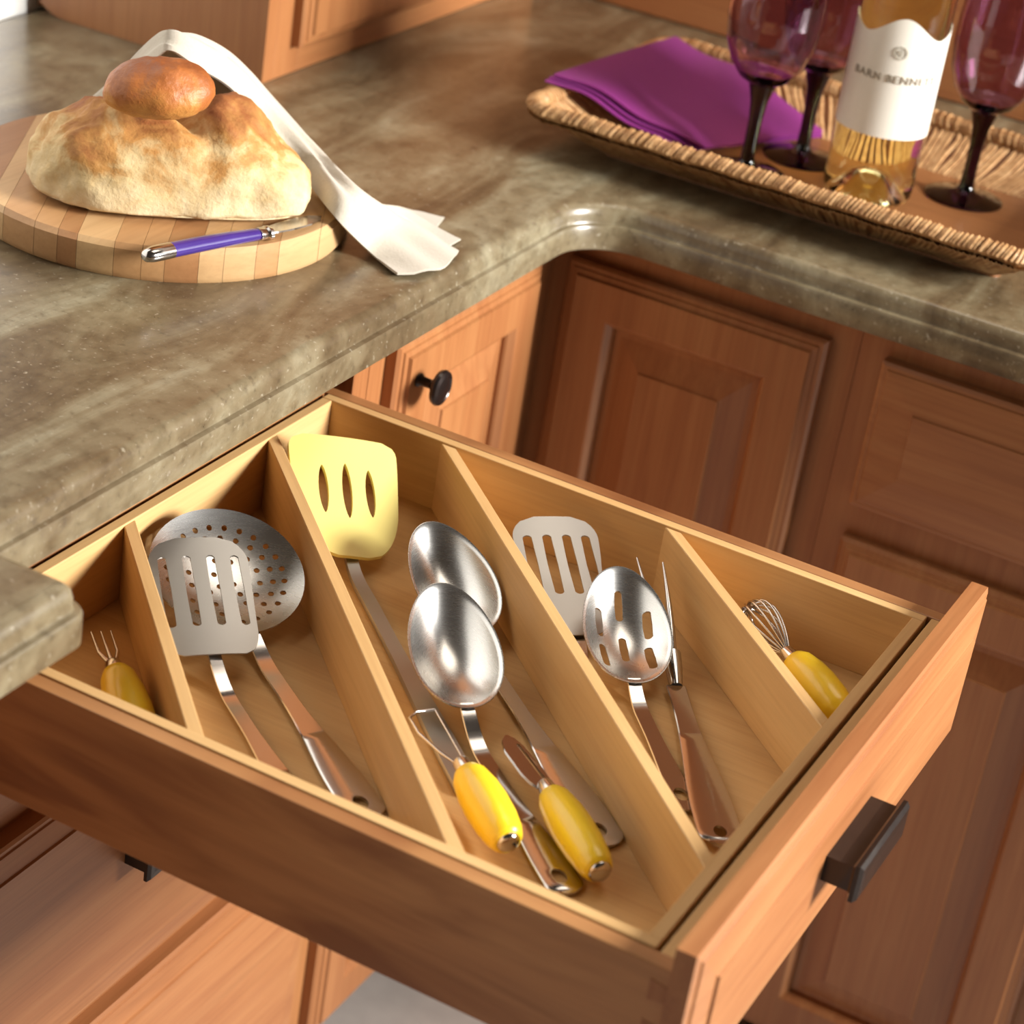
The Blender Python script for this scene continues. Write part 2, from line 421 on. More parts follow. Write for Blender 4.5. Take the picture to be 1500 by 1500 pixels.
# hutch on the worktop and the panelling
hu = empty('hutch_cabinet', (-.48, .68, ZT), 'cherry wall hutch standing on the worktop behind the bread', 'cabinet')
sp = [(-.624, .62), (-.333, .62)]
bm = nb()
poly = [(-.333, ZT + .0003), (-.333, 1.45), (-.6255, 1.45)] + [(-.6255 + .05 - .05 * math.cos(math.radians(a)), ZT + .0003 + .05 - .05 * math.sin(math.radians(a))) for a in range(0, 91, 10)]
a = [bm.verts.new((x, .377, z)) for x, z in poly]; b = [bm.verts.new((x, .396, z)) for x, z in poly]
bm.faces.new(a); bm.faces.new(b[::-1])
for i in range(len(poly)): bm.faces.new((a[i], a[(i + 1) % len(poly)], b[(i + 1) % len(poly)], b[i]))
obj('side_panel', bm, 'cherry_z', hu)
obj('body', bx(-.6255, -.352, .396, .972, ZT + .0003, 1.45), 'cherry_z', hu)
obj('stile', bx(-.352, -.333, .396, .440, ZT + .0003, 1.45, .0006), 'cherry_z', hu)
obj('rail', bx(-.352, -.333, .440, .972, ZT + .0003, ZT + .045, .0006), 'cherry_y', hu)
obj('stile', bx(-.352, -.333, .90, .972, ZT + .045, 1.45, .0006), 'cherry_z', hu)
door(hu, V((-.3327, .424, ZT + .030)), Y, X, .49, 1.25, 'cherry_z', 'cherry_z', .055)
obj('backsplash_panel', bx(-.33, 1.30, .973, .9855, ZT + .0003, 1.5, .001), 'cherry_x', label='plain cherry panelling on the wall behind the wicker tray', cat='panelling')

# ------------------------------------------------------------------ the open drawer
YL, YR, XF = -.478, -.004, .5146      # inside of the organizer
ZI = -.063
dr = empty('utensil_drawer', (.26, -.24, -.096), 'open cherry-fronted drawer box pulled out over the lower drawers', 'drawer')
wi, gp, wd = .009, .0014, .0125
yo0, yo1 = YL - wi - gp, YR + wi + gp
obj('drawer_side', bx(-.026, .5405, yo0 - wd, yo0, -.096, 0, .0008), 'birch_x', dr)
obj('drawer_side', bx(-.026, .5405, yo1, yo1 + wd, -.096, 0, .0008), 'birch_x', dr)
obj('drawer_back', bx(-.026, -.0135, yo0, yo1, -.096, -.0005, .0008), 'birch_y', dr)
obj('box_front', bx(XF + wi + .0032, .5405, yo0, yo1, -.096, -.0005, .0008), 'maple_y', dr)
obj('drawer_bottom', bx(-.0135, XF + wi + .0032, yo0, yo1, -.085, -.078), 'birch_x', dr)
fr = drawer_front(dr, V((.5410, -.505, -.112)), Y, X, .551, .132, 'cherry_y', bev=.030)
pull(fr, V((.5615, -.2455, -.0420)), Y, X, .086)
for ys in (yo0 - wd - .0004, yo1 + wd - .0006):
    for zz in (-.078, -.048, -.018):
        bm = nb()
        a = [(.5285, -.0075), (.5402, -.0055), (.5402, .0055), (.5285, .0075)]
        rings(bm, [[V((x, ys + k, zz + z)) for x, z in a] for k in (0, .001)]); obj('dovetail', bm, 'cherry_z', dr)
og = empty('drawer_organizer', (.26, -.24, -.0775), 'pale maple organizer tray with diagonal dividers fitted in the open drawer', 'organizer')
obj('tray_floor', bx(-wi, XF + wi, YL - wi, YR + wi, -.0775, ZI), 'maple_x', og)
obj('tray_side', bx(-wi, XF + wi, YL - wi, YL, ZI, .0005, .0007), 'maple_x', og)
obj('tray_side', bx(-wi, XF + wi, YR, YR + wi, ZI, .0005, .0007), 'maple_x', og)
obj('tray_end', bx(-wi, 0, YL, YR, ZI, .0003, .0007), 'maple_y', og)
obj('tray_end', bx(XF, XF + wi, YL, YR, ZI, .0003, .0007), 'maple_y', og)
wood_d = M['maple_d'] = wood('maple_d', (.50, .28, .105), (.61, .375, .155), (.68, .45, .205), 0, .55, .0, .6)
nt = wood_d.node_tree
for n in nt.nodes:
    if n.type == 'MAPPING': n.vector_type = 'TEXTURE'; n.inputs['Scale'].default_value = tuple(1 / s for s in n.inputs['Scale'].default_value); n.inputs['Rotation'].default_value = (0, 0, -math.pi / 4)
q = .0055 * math.sqrt(2)
def divider(A, B):
    # A, B centre line ends on the walls; 45 degrees
    bm = nb(); A, B = V((*A, 0)), V((*B, 0)); h = .0048
    d = (B - A).normalized(); s = V((-d.y, d.x, 0))
    pts = []
    for side in (1, -1):
        for E_, ax in ((A, 'a'), (B, 'b')):
            p = E_ + s * h * side
            # slide along d so the end lies on the wall
            if ax == 'a': t = ((0 if A.x < .01 else None), YR)
            if ax == 'a' and A.x < .01: k = (0 - p.x) / d.x
            elif ax == 'a': k = (YR - p.y) / d.y
            elif abs(B.y - YL) < .01: k = (YL - p.y) / d.y
            else: k = (XF - p.x) / d.x
            pts.append(p + d * k)
    poly = [(pts[0].x, pts[0].y), (pts[1].x, pts[1].y), (pts[3].x, pts[3].y), (pts[2].x, pts[2].y)]
    prism(bm, poly, ZI, -.0012)
    bmesh.ops.bevel(bm, geom=list(bm.edges), offset=.0006, segments=1, affect='EDGES')
    obj('divider', bm, 'maple_d', og)
divider((0, -.284), (.194, YL)); divider((0, -.093), (.385, YL))
divider((.112, YR), (XF, -.385 - .003)); divider((.315, YR), (XF, -.187))

# ------------------------------------------------------------------ utensils
class Frame:
    def __init__(s, N, T, hint=UP, roll=0):
        s.o = V(N); s.f = (V(T) - s.o); s.L = s.f.length; s.f.normalize()
        n = V(hint); n = (n - s.f * n.dot(s.f)).normalized()
        if roll: n = Matrix.Rotation(math.radians(roll), 3, s.f) @ n
        s.n = n; s.s = s.n.cross(s.f)
    def __call__(s, u, v, w=0): return s.o + s.f * u + s.s * v + s.n * w
def strap(pts, widths, th, up=UP, hole=None):
    """flat bar along pts; widths per point; rounded end; optional hole at distance from the end"""
    pts = [V(p) for p in pts]; rs = []
    for i, p in enumerate(pts):
        t = (pts[min(i + 1, len(pts) - 1)] - pts[max(i - 1, 0)]).normalized()
        s = t.cross(up).normalized(); n = s.cross(t).normalized(); w = widths[i] / 2; h = th / 2
        rs.append([p + s * a * w + n * b * h for a, b in ((-1, -.4), (-.9, -1), (.9, -1), (1, -.4), (1, .4), (.9, 1), (-.9, 1), (-1, .4))])
    bm = rings(nb(), rs)
    if hole:
        t = (pts[-1] - pts[-3]).normalized(); c = pts[-1] - t * hole[0]
        s = t.cross(up).normalized(); n = s.cross(t)
        k = nb(); m_ = []
        for hgt in (-.02, .02):
            m_.append([c + n * hgt + t * math.cos(a) * hole[1] * 1.5 + s * math.sin(a) * hole[1] for a in [2 * math.pi * q / 16 for q in range(16)]])
        rings(k, m_)
        return cut(bm, k)
    me = bpy.data.meshes.new('handle'); bmesh.ops.recalc_face_normals(bm, faces=bm.faces); bm.to_mesh(me); bm.free(); return me
def handle_path(N, E_, w0, w1, n=22, lift=0.0, end=.5):
    N, E_ = V(N), V(E_); pts, ws = [], []; Lh = (E_ - N).length
    ts = [i / n for i in range(n)] + [1 - (w1 / 2 / Lh) * (1 - math.sin(a)) for a in [math.radians(x) for x in (15, 35, 55, 72, 84)]]
    ts = sorted(set(ts))
    for t in ts:
        p = N.lerp(E_, t); p.z += lift * math.sin(math.pi * t)
        pts.append(p); w = w0 + (w1 - w0) * smooth01((t - .15) / .7)
        rr = (1 - t) * Lh
        if rr < w1 / 2: w = min(w, 2 * math.sqrt(max(1e-7, (w1 / 2) ** 2 - (w1 / 2 - rr) ** 2)) + .001)
        ws.append(w)
    return pts, ws
def put_handle(parent, N, E_, w0=.011, w1=.026, th=.0022, hole=(.018, .005), lift=0., mat='steel_mirror'):
    pts, ws = handle_path(N, E_, w0, w1, lift=lift)
    me = strap(pts, ws, th, hole=hole)
    return link_mesh('handle', me, mat, parent, smooth=35)
def curved_handle(root, F, E_, w0=.0125, w1=.026, th=.0022, hole=(.018, .005), mat='steel_mirror', start=.004, off=.003):
    # strap leaving the head along its axis and settling onto the tray floor
    E_ = V(E_); A = F(start, 0, -off); H = (E_ - A); H.z = 0; Lh = H.length; H.normalize()
    B = A + H * (Lh * .22); B.z = max(ZI + .0035, E_.z)
    C1 = A - F.f * (Lh * .09); C2 = B - H * (Lh * .09)
    pts = []
    for i in range(9):
        t = i / 9; pts.append(A * (1 - t) ** 3 + C1 * 3 * t * (1 - t) ** 2 + C2 * 3 * t * t * (1 - t) + B * t ** 3)
    p2, w2 = handle_path(B, E_, w0, w1)
    ws = [w0 * (.85 + .15 * i / 9) for i in range(9)] + w2
    me = strap(pts + p2, ws, th, hole=hole)
    return link_mesh('handle', me, mat, root, smooth=35)
def bowl_grid(F, Lb, Wb, depth, nr=16, na=56, egg=.12, flange=0):
    g = []
    for i in range(nr + 1):
        r = max(i / nr, .004); row = []
        for k in range(na):
            a = 2 * math.pi * k / na
            u = Lb / 2 + Lb / 2 * math.cos(a) * r; v = Wb / 2 * math.sin(a) * r * (1 - egg * math.cos(a))
            w = -depth * (1 - r ** 2.2)
            row.append(F(u, v, w))
        g.append(row)
    return g
def capsule_cutter(bm, F, u, v, lu, lv, h=.05, ang=0):
    pts = []
    for a in range(0, 360, 30):
        ca, sa = math.cos(math.radians(a)), math.sin(math.radians(a))
        x = lv * ca + (lu - lv) * (1 if ca > 1e-6 else -1 if ca < -1e-6 else 0); y_ = lv * sa
        pts.append((x * math.cos(ang) - y_ * math.sin(ang), x * math.sin(ang) + y_ * math.cos(ang)))
    rings(bm, [[F(u + a, v + b, w) for a, b in pts] for w in (-h, h)])
def fix_center(bm_grid):  # closes the hub of a polar sheet
    return bm_grid
def polar_sheet(grid, th):
    bm = nb(); n = len(grid[0]); sheet(bm, grid, -th, wrap=True)
    bmesh.ops.holes_fill(bm, edges=[e for e in bm.edges if len(e.link_faces) == 1])
    return bm
def spoon(name, label, T, N, E_, Wb, depth, slots=False, w1=.026, hint=UP, roll=0, group=None):
    F = Frame(N, T, hint, roll)
    root = empty(name, N, label, 'spoon', None if slots else 'solid steel spoons in the middle compartment')
    g = bowl_grid(F, F.L, Wb, depth)
    rimw = bowl_grid(F, F.L * 1.03, Wb * 1.045, depth)[-1]; g.append([p - F.f * (F.L * .015) + F.n * .0003 for p in rimw])   # narrow flat lip
    bm = nb(); na = len(g[0])
    # solid: inner surface, rim, outer surface, closed at the hub
    th = .0016
    inn = [[bm.verts.new(p) for p in r] for r in g]
    out = [[bm.verts.new(p - F.n * th) for p in r] for r in g]
    for i in range(len(g) - 1):
        for j in range(na):
            k = (j + 1) % na
            bm.faces.new((inn[i][j], inn[i][k], inn[i + 1][k], inn[i + 1][j])); bm.faces.new((out[i][j], out[i + 1][j], out[i + 1][k], out[i][k]))
    for j in range(na): k = (j + 1) % na; bm.faces.new((inn[-1][j], inn[-1][k], out[-1][k], out[-1][j]))
    bm.faces.new(inn[0][::-1]); bm.faces.new(out[0])
    if slots:
        c = nb()
        for u, v in ((.74, 0), (.56, -.30), (.58, .27), (.37, .0), (.26, -.27), (.28, .27)):
            capsule_cutter(c, F, u * F.L, v * Wb, .0115, .0033)
        me = cut(bm, c); o = link_mesh('bowl', me, 'steel', root, smooth=40)
    else: o = obj('bowl', bm, 'steel', root, smooth=50)
    curved_handle(root, F, E_, w1=w1)
    return root
spoon('serving_spoon', 'solid steel spoon lying further back, rim against the maple divider', P(626, 767, -.009), P(702, 924, -.046), P(893, 1240, -.0605), .061, .018, w1=.03, roll=-8)
spoon('serving_spoon', 'solid steel spoon whose bowl overlaps the other solid spoon', P(646, 856, -.002), P(686, 1034, -.040), P(835, 1310, -.0605), .065, .019, w1=.026)
spoon('slotted_spoon', 'steel slotted spoon with six short slots beside the two-pronged fork', P(906, 832, -.006), P(931, 998, -.048), P(1008, 1188, -.0603), .065, .017, True, w1=.018)
def turner(name, label, T, N, E_, wtip, wneck, slots, mat='steel_matte', slot_shape=(.5, .30, .0035), corner=.018, curve=.006, hint=UP, roll=0, hmat='steel_mirror', cat='spatula', th=.0013, hw=(.011, .024), hth=.0022, hole=(.018, .005), neck_taper=.12, ellipse=False):
    F = Frame(N, T, hint, roll); root = empty(name, N, label, cat, 'slotted steel turners in the drawer' if name == 'slotted_turner' else None); L_ = F.L
    nu, nv = 30, 18; g = []
    for i in range(nu + 1):
        u = L_ * i / nu; wd_ = wneck + (wtip - wneck) * smooth01(u / (L_ * .9))
        e = L_ - u
        if e < corner: wd_ -= 2 * (corner - math.sqrt(max(0, corner ** 2 - (corner - e) ** 2)))
        e0 = u
        if e0 < corner * neck_taper * 8: c2 = corner * neck_taper * 8; wd_ -= 1.1 * (c2 - math.sqrt(max(0, c2 ** 2 - (c2 - e0) ** 2)))
        g.append([(u, (j / nv - .5) * wd_) for j in range(nv + 1)])
    bm = nb(); ZF_ = Frame((0, 0, 0), (1, 0, 0))
    sheet(bm, [[V((u, v, 0)) for u, v in r] for r in g], th)
    c = nb()
    for v in slots:
        if ellipse:
            k_ = 1.0 if v else 1.15
            rings(c, [[V((slot_shape[0] * L_ + math.cos(a) * slot_shape[1] * L_ * k_, v * wtip + math.sin(a) * abs(math.sin(a)) ** .3 * slot_shape[2], w)) for a in [2 * math.pi * q_ / 24 for q_ in range(24)]] for w in (-.05, .05)])
        else: capsule_cutter(c, lambda a, b, w: V((a, b, w)), slot_shape[0] * L_, v * wtip, slot_shape[1] * L_, slot_shape[2])
    me = cut(bm, c)
    for vtx in me.vertices:
        u, v, w = vtx.co; k = u / L_
        z = curve * (k - .15) ** 2 * 1.4 - .12 * v * v / max(wtip, .01)
        vtx.co = F(u, v, w + z)
    o = link_mesh('blade', me, mat, root, smooth=35)
    curved_handle(root, F, E_, hw[0], hw[1], hth, hole, hmat, .012, .002 + th + hth / 2)
    return root
turner('slotted_turner', 'steel turner with four long slots resting over the perforated skimmer', P(284, 795, -.004), P(316, 958, -.040), P(470, 1235, -.0595), .074, .068, (-.36, -.12, .12, .36), slot_shape=(.55, .30, .0036), corner=.022)
turner('slotted_turner', 'matte steel slotted turner leaning on the drawer side behind the slotted spoon', P(806, 764, -.014), P(852, 930, -.050), (.400, -.262, -.0608), .070, .046, (-.34, -.115, .115, .34), slot_shape=(.60, .25, .0042), corner=.020, hw=(.011, .016), hole=None)
turner('nylon_spatula', 'pale yellow nylon spatula with three slits propped in the corner', P(500, 645, .000), P(519, 815, -.046), P(690, 1165, -.0595), .090, .078, (-.215, 0, .215), mat='pale_yellow', slot_shape=(.55, .20, .0040), corner=.012, th=.0035, hmat='steel_matte', hw=(.012, .02), hth=.005, neck_taper=.50, curve=.004, roll=8, ellipse=True)
# skimmer
T, N, E_ = P(296, 746, -.004), P(372, 926, -.048), P(544, 1200, -.0600)
F = Frame(N, T); root = empty('skimmer', N, 'round steel skimmer with rows of small holes under the slotted turner', 'skimmer')
g = bowl_grid(F, F.L, .117, .012, 12, 64, 0)
bm = nb(); na = 64; th = .0014
inn = [[bm.verts.new(p) for p in r] for r in g]; out = [[bm.verts.new(p - F.n * th) for p in r] for r in g]
for i in range(len(g) - 1):
    for j in range(na):
        k = (j + 1) % na
        bm.faces.new((inn[i][j], inn[i][k], inn[i + 1][k], inn[i + 1][j])); bm.faces.new((out[i][j], out[i + 1][j], out[i + 1][k], out[i][k]))
for j in range(na): k = (j + 1) % na; bm.faces.new((inn[-1][j], inn[-1][k], out[-1][k], out[-1][j]))
bm.faces.new(inn[0][::-1]); bm.faces.new(out[0])
c = nb(); R0 = F.L / 2
for ring, cnt in ((.14, 4), (.30, 9), (.46, 14), (.62, 19), (.76, 24)):
    for k in range(cnt):
        a = 2 * math.pi * (k + .37 * ring * 10) / cnt
        capsule_cutter(c, F, R0 + R0 * ring * math.cos(a), .0585 * ring * math.sin(a), .0023, .0022)
link_mesh('bowl', cut(bm, c), 'steel', root, smooth=40)
curved_handle(root, F, E_, .013, .029)
# carving fork
N, E_ = P(985, 962, -.048), P(1060, 1238, -.0570)
root = empty('carving_fork', N, 'two-pronged steel carving fork lying against the maple divider', 'fork')
tips = [P(933, 817, -.012), P(971, 824, -.012)]
mid = [P(958, 905, -.030), P(984, 905, -.030)]
for t_, m_ in zip(tips, mid):
    pts = []
    for i in range(13):
        k = i / 12; a = N.lerp(m_, k); b = m_.lerp(t_, k); pts.append(a.lerp(b, k))
    obj('tine', tube(nb(), pts, [.0034 - .0026 * (i / 12) ** 1.5 for i in range(13)], 10), 'steel_mirror', root, smooth=60)
K = V(N).lerp(V(E_), .12); K.z = -.0575
obj('neck', tube(nb(), [N + (K - N) * -.1, N.lerp(K, .4), K], [.0066, .0064, .005], 12), 'steel_mirror', root, smooth=60)
put_handle(root, K, E_, .015, .031, hole=(.014, .0045))

def yellow_handle(root, A, B, r=.0150, cap=True, lab=None):
    A, B = V(A), V(B); ax = (B - A); Lh = ax.length
    prof = [(0, 0), (.45, 0), (.62, .012), (.80, .09), (.95, .28), (1.0, .48), (.96, .70), (.84, .88), (.70, .965), (.58, .995), (0, 1.0)]
    fine = []
    for (r0, t0), (r1, t1) in zip(prof, prof[1:]):
        for k in range(4): fine.append((r0 + (r1 - r0) * k / 4, t0 + (t1 - t0) * k / 4))
    fine.append(prof[-1])
    obj('handle', lathe(nb(), [(a * r, t * Lh) for a, t in fine], A, 28, ax), 'yellow', root, smooth=45, label='bright yellow handle')
    if cap:
        obj('end_cap', lathe(nb(), [(.0078, 0), (.0078, .0016), (.0060, .0034), (.003, .0040), (0, .0042)], B - ax.normalized() * .001, 20, ax), 'steel_mirror', root, smooth=50)
    d = ax.normalized()
    obj('ferrule', lathe(nb(), [(.0052, -.012), (.0056, -.011), (.0064, -.002), (.0064, .001)], A, 20, ax), 'steel_mirror', root, smooth=50)
    return A - d * .012, d
# cheese wire tool in the middle compartment
A, B = P(684, 1132, -.036), P(745, 1234, -.040)
root = empty('cheese_slicer', A, 'yellow-handled wire cheese slicer leaning on the maple divider', 'slicer')
Q, d = yellow_handle(root, A, B, .0155)
s = d.cross(UP).normalized()
pts = [Q + s * .004, Q - d * .012 + s * .010, Q - d * .035 + s * .017, Q - d * .052 + s * .017, Q - d * .058 + s * .010, Q - d * .058 - s * .004]
obj('wire_frame', tube(nb(), pts, .0011, 8), 'steel_mirror', root, smooth=60)
obj('wire', tube(nb(), [Q - d * .002 - s * .003, Q - d * .03 - s * .0035, Q - d * .058 - s * .004], .0007, 8), 'steel_mirror', root, smooth=60)
# peeler
A, B = P(807, 1164, -.046), P(879, 1277, -.0465)
root = empty('peeler', A, 'yellow-handled vegetable peeler lying on the spoon handles', 'peeler')
Q, d = yellow_handle(root, A, B, .0145)
tip = P(741, 1078, -.044)
F = Frame(Q, tip); Lb = F.L
ol = [(-.003, .0045), (.006, .0075), (.3 * Lb, .0085), (.75 * Lb, .0078), (.93 * Lb, .005), (Lb, .001)]
poly = ol + [(u, -v) for u, v in ol[::-1]]
bm = rings(nb(), [[F(u, v, w - .25 * abs(v)) for u, v in poly] for w in (-.0012, .0012)])
c = nb(); capsule_cutter(c, F, .46 * Lb, -.0036, .36 * Lb, .0014)
link_mesh('blade', cut(bm, c), 'steel_mirror', root, smooth=35)
# whisk in the front corner compartment
A, B = P(1163, 968, -.040), P(1236, 1052, -.047)
root = empty('whisk', A, 'small balloon whisk with a yellow handle in the corner compartment', 'whisk')
Q, d = yellow_handle(root, A, B, .0165, cap=False)
s = d.cross(UP).normalized(); n = s.cross(d)
for k in range(8):
    a = math.pi * k / 8; e = s * math.cos(a) + n * math.sin(a); pts = []
    for i in range(25):
        t = math.pi * 2 * i / 24
        pts.append(Q + d * .003 - d * .058 * (.5 - .5 * math.cos(t)) ** .75 + e * .0195 * math.sin(t) * (.55 + .45 * (.5 - .5 * math.cos(t))))
    obj('wire_loop', tube(nb(), pts, .0009, 8), 'steel_mirror', root, smooth=60)
# pronged pick in the first compartment
A, B = P(170, 986, -.0435), P(213, 1104, -.0462)
root = empty('serving_fork', A, 'small fork with a yellow handle in the compartment under the worktop step', 'fork')
Q, d = yellow_handle(root, A, B, .0158, cap=False)
s = d.cross(UP).normalized()
for k in (-1, 0, 1):
    obj('tine', tube(nb(), [Q + d * .004, Q - d * .006 + s * k * .004, Q - d * .014 + s * k * .0065, Q - d * .040 + s * k * .007], [.0022, .0016, .0013, .0006], 8), 'steel_mirror', root, smooth=60)

# ------------------------------------------------------------------ bread board group
BC = V((-.208, .026, 0)); BR = .164; ZBRD = ZT + .030
cb = empty('cutting_board', (BC.x, BC.y, ZT), 'thick round butcher-block board carrying the bread', 'cutting board')
du = V((.883, .469, 0)); dw = V((-.469, .883, 0))       # across / away from the viewer
edges = [-BR]
k = 0
wsq = [.018, .024, .015, .028, .020, .016, .030, .022, .018, .026, .019, .024, .017, .03, .022, .02]
while edges[-1] < BR - .012: edges.append(min(BR, edges[-1] + wsq[k % len(wsq)])); k += 1
edges[-1] = BR
for i, (a, b) in enumerate(zip(edges, edges[1:])):
    bm = nb(); n = 8; rs = []
    for inset, z in ((.004, ZT + .0002), (.0, ZT + .006), (0, ZBRD - .004), (.004, ZBRD)):
        r = BR - inset; a_, b_ = max(a + .00015, -r + 1e-4), min(b - .00015, r - 1e-4)
        top = [(a_ + (b_ - a_) * q / n) for q in range(n + 1)]
        ring = [(t, math.sqrt(max(1e-9, r * r - t * t))) for t in top] + [(t, -math.sqrt(max(1e-9, r * r - t * t))) for t in top[::-1]]
        rs.append([V((BC.x, BC.y, z)) + du * t + dw * h for t, h in ring])
    rings(bm, rs)
    tone = 'board_a' if a > .02 and i % 3 else ('board_b', 'board_c', 'board_a', 'board_b')[i % 4]
    obj('strip', bm, tone, cb, smooth=40)
# loaf
from mathutils import noise as mn
LC = P(240, 333, ZBRD) + dw * .066 ; LC.z = ZBRD
bm = bmesh.new(); bmesh.ops.create_uvsphere(bm, u_segments=96, v_segments=64, radius=1)
def bumpf(x, c, w): return math.exp(-((x - c) / w) ** 2)
for v in bm.verts:
    x, y, z = v.co
    sx = math.copysign(abs(x) ** .82, x); sy = math.copysign(abs(y) ** .88, y)
    top = .052 + .027 * bumpf(sx, .40, .36) + .020 * bumpf(sx, -.38, .42)
    top -= .016 * bumpf(sx, .02 - .35 * sy, .11) * (1 if z > 0 else 0)          # split in the crust
    if z > 0: h = z ** .72 * top
    else: h = -abs(z) ** .7 * .014
    px = sx * .1165 - .0065; py = sy * .061 * (1 - .10 * sx) + .006 * math.sin(sx * 3)
    p = V((px, py, h + .012))
    nn = mn.fractal(p * 22, 1., 2., 4) * .006 + mn.fractal(p * 75, 1., 2., 4) * .0030
    dirn = V((x, y, max(z, 0))).normalized() if V((x, y, max(z, 0))).length > 1e-6 else UP
    if h > -.006: p += dirn * nn
    p.z = max(p.z, .0006)
    v.co = LC + du * p.x + dw * p.y + UP * p.z
obj('bread_loaf', bm, 'loaf', smooth=80, label='large golden rustic loaf on the round board', cat='bread')
# bun
BCN = P(233, 134, .236)
bm = bmesh.new(); bmesh.ops.create_uvsphere(bm, u_segments=64, v_segments=40, radius=1)
bu = (du + UP * .16).normalized(); bn = (UP - du * .16).normalized()
for v in bm.verts:
    x, y, z = v.co; p = V((math.copysign(abs(x) ** .9, x) * .043, y * .034, z * (.027 if z > 0 else .020)))
    p += V((x, y, z)) * (mn.fractal(p * 40 + V((3, 1, 2)), 1., 2., 4) * .0025)
    v.co = BCN + bu * p.x + dw * p.y + bn * p.z
obj('bread_roll', bm, 'bun', smooth=80, label='small dark brown roll on top of the loaf', cat='bread')
# knife
KA, KB, KT = P(207, 374, ZBRD + .0095), P(386, 340, ZBRD + .0062), P(470, 317, ZBRD + .003)
root = empty('cheese_knife', KB, 'small knife with purple handle and steel tips lying on the board edge', 'knife')
d = (KA - KB); Lh = d.length; d.normalize(); s = d.cross(UP).normalized(); n = s.cross(d)
n = n if n.z > 0 else -n
def hring(t, w, h, off=0, lat=0): return [KB + d * (t * Lh) + s * (math.cos(a) * w + lat) + n * (math.sin(a) * h + off) for a in [2 * math.pi * k / 16 for k in range(16)]]
def bow(t): return -.010 * (t - .5) ** 2 * 4 * .25
rs = [hring(t, w, h, 0, bow(t)) for t, w, h in ((.06, .0055, .0045), (.1, .0062, .005), (.3, .0072, .0056), (.55, .0078, .006), (.78, .0075, .006))]
obj('handle', rings(nb(), rs), 'purple_handle', root, smooth=50, label='purple handle')
rs = [hring(t, w, h, 0, bow(t)) for t, w, h in ((.775, .0078, .0062), (.86, .0078, .0062), (.93, .0074, .006), (.98, .006, .0048), (1.0, .003, .0025))]
obj('end_cap', rings(nb(), rs), 'steel_mirror', root, smooth=50)
rs = [hring(t, w, h, 0, bow(t)) for t, w, h in ((-.05, .004, .0035), (-.03, .0072, .0058), (-.005, .0072, .006), (.005, .0055, .0045), (.02, .0066, .0054), (.065, .0066, .0054))]
obj('bolster', rings(nb(), rs), 'steel_mirror', root, smooth=40)
bl = []
fb = (KT - KB).normalized(); sb = fb.cross(UP).normalized()
Lb = (KT - KB).length
for t, w in ((0.02, .004), (.15, .0065), (.4, .0085), (.7, .0085), (.9, .006), (1.0, .0008)):
    c = KB + fb * (t * Lb) + UP * .0; bl.append([c + sb * w + UP * .0008, c + sb * w - UP * .0008, c - sb * w - UP * .0003, c - sb * w + UP * .0003])
obj('blade', rings(nb(), bl), 'steel_mirror', root)
# cloth draped over the bread
def spline(pts, n):
    pts = [V(p) for p in pts]; out = []
    Pn = [pts[0] * 2 - pts[1]] + pts + [pts[-1] * 2 - pts[-2]]
    for i in range(1, len(Pn) - 2):
        for k in range(n):
            t = k / n; a, b, c_, d_ = Pn[i - 1:i + 3]
            out.append(.5 * ((2 * b) + (c_ - a) * t + (2 * a - 5 * b + 4 * c_ - d_) * t * t + (3 * b - a - 3 * c_ + d_) * t ** 3))
    out.append(pts[-1]); return out
front = spline([P(80, 208, .1395), P(102, 197, .147), P(165, 146, .185), P(224, 86, .242), P(250, 74, .255), P(290, 92, .246), P(335, 122, .220), P(380, 176, .180), P(440, 244, .150), P(492, 308, .144), P(542, 362, .112), P(582, 402, .1035)], 8)
backe = spline([P(76, 198, .1395), P(98, 182, .147), P(158, 128, .185), P(220, 68, .242), P(254, 55, .257), P(300, 63, .248), P(352, 95, .222), P(408, 156, .182), P(474, 228, .152), P(535, 283, .144), P(608, 322, .113), P(672, 366, .1055)], 8)
NS = len(front) - 1
grid = []
for i, (p, pb) in enumerate(zip(front, backe)):
    t = i / NS; row = []
    endf = smooth01((t - .82) / .18)
    for j in range(13):
        q = j / 12; o = p.lerp(pb, q)
        o += UP * (.009 * math.sin(math.pi * q) * (1 - .75 * endf)) + UP * (.0032 * math.sin(q * 13 + t * 5 + math.sin(t * 17)) * (1 - .55 * endf))
        # the end of the fan bulges out past the straight edge
        o += (P(648, 396, ZT) - P(630, 386, ZT)) * (math.sin(math.pi * q) * endf ** 3)
        if j == 0: o -= UP * .003 * (1 - endf)
        o.z = max(o.z, ZT + .0052)
        row.append(o)
    # roof running on behind the bread, then a flap hanging down to the board
    drop = 1 - smooth01((t - .60) / .2)
    e = row[-1].copy(); gz = ZBRD + .0065 if t < .75 else ZT + .006
    for k in range(1, 6):
        o = e + dw * (.065 * drop * k / 5) - UP * (.037 * drop * k / 5 + .0002 * k); row.append(V((o.x, o.y, max(o.z, min(e.z, gz)))))
    e2 = row[-1].copy()
    for k in range(1, 6):
        o = e2 + dw * (.008 * drop * k / 5); o.z = e2.z + (min(gz, e2.z) - e2.z) * drop * k / 5 - .0002 * k; row.append(o)
    grid.append(row)
cl = empty('bread_cloth', P(585, 402, ZT), 'cream linen cloth draped over loaf and roll, its end fanned on the worktop', 'cloth')
bm = nb(); sheet(bm, grid, .0022); obj('top_layer', bm, 'linen', cl, smooth=60)
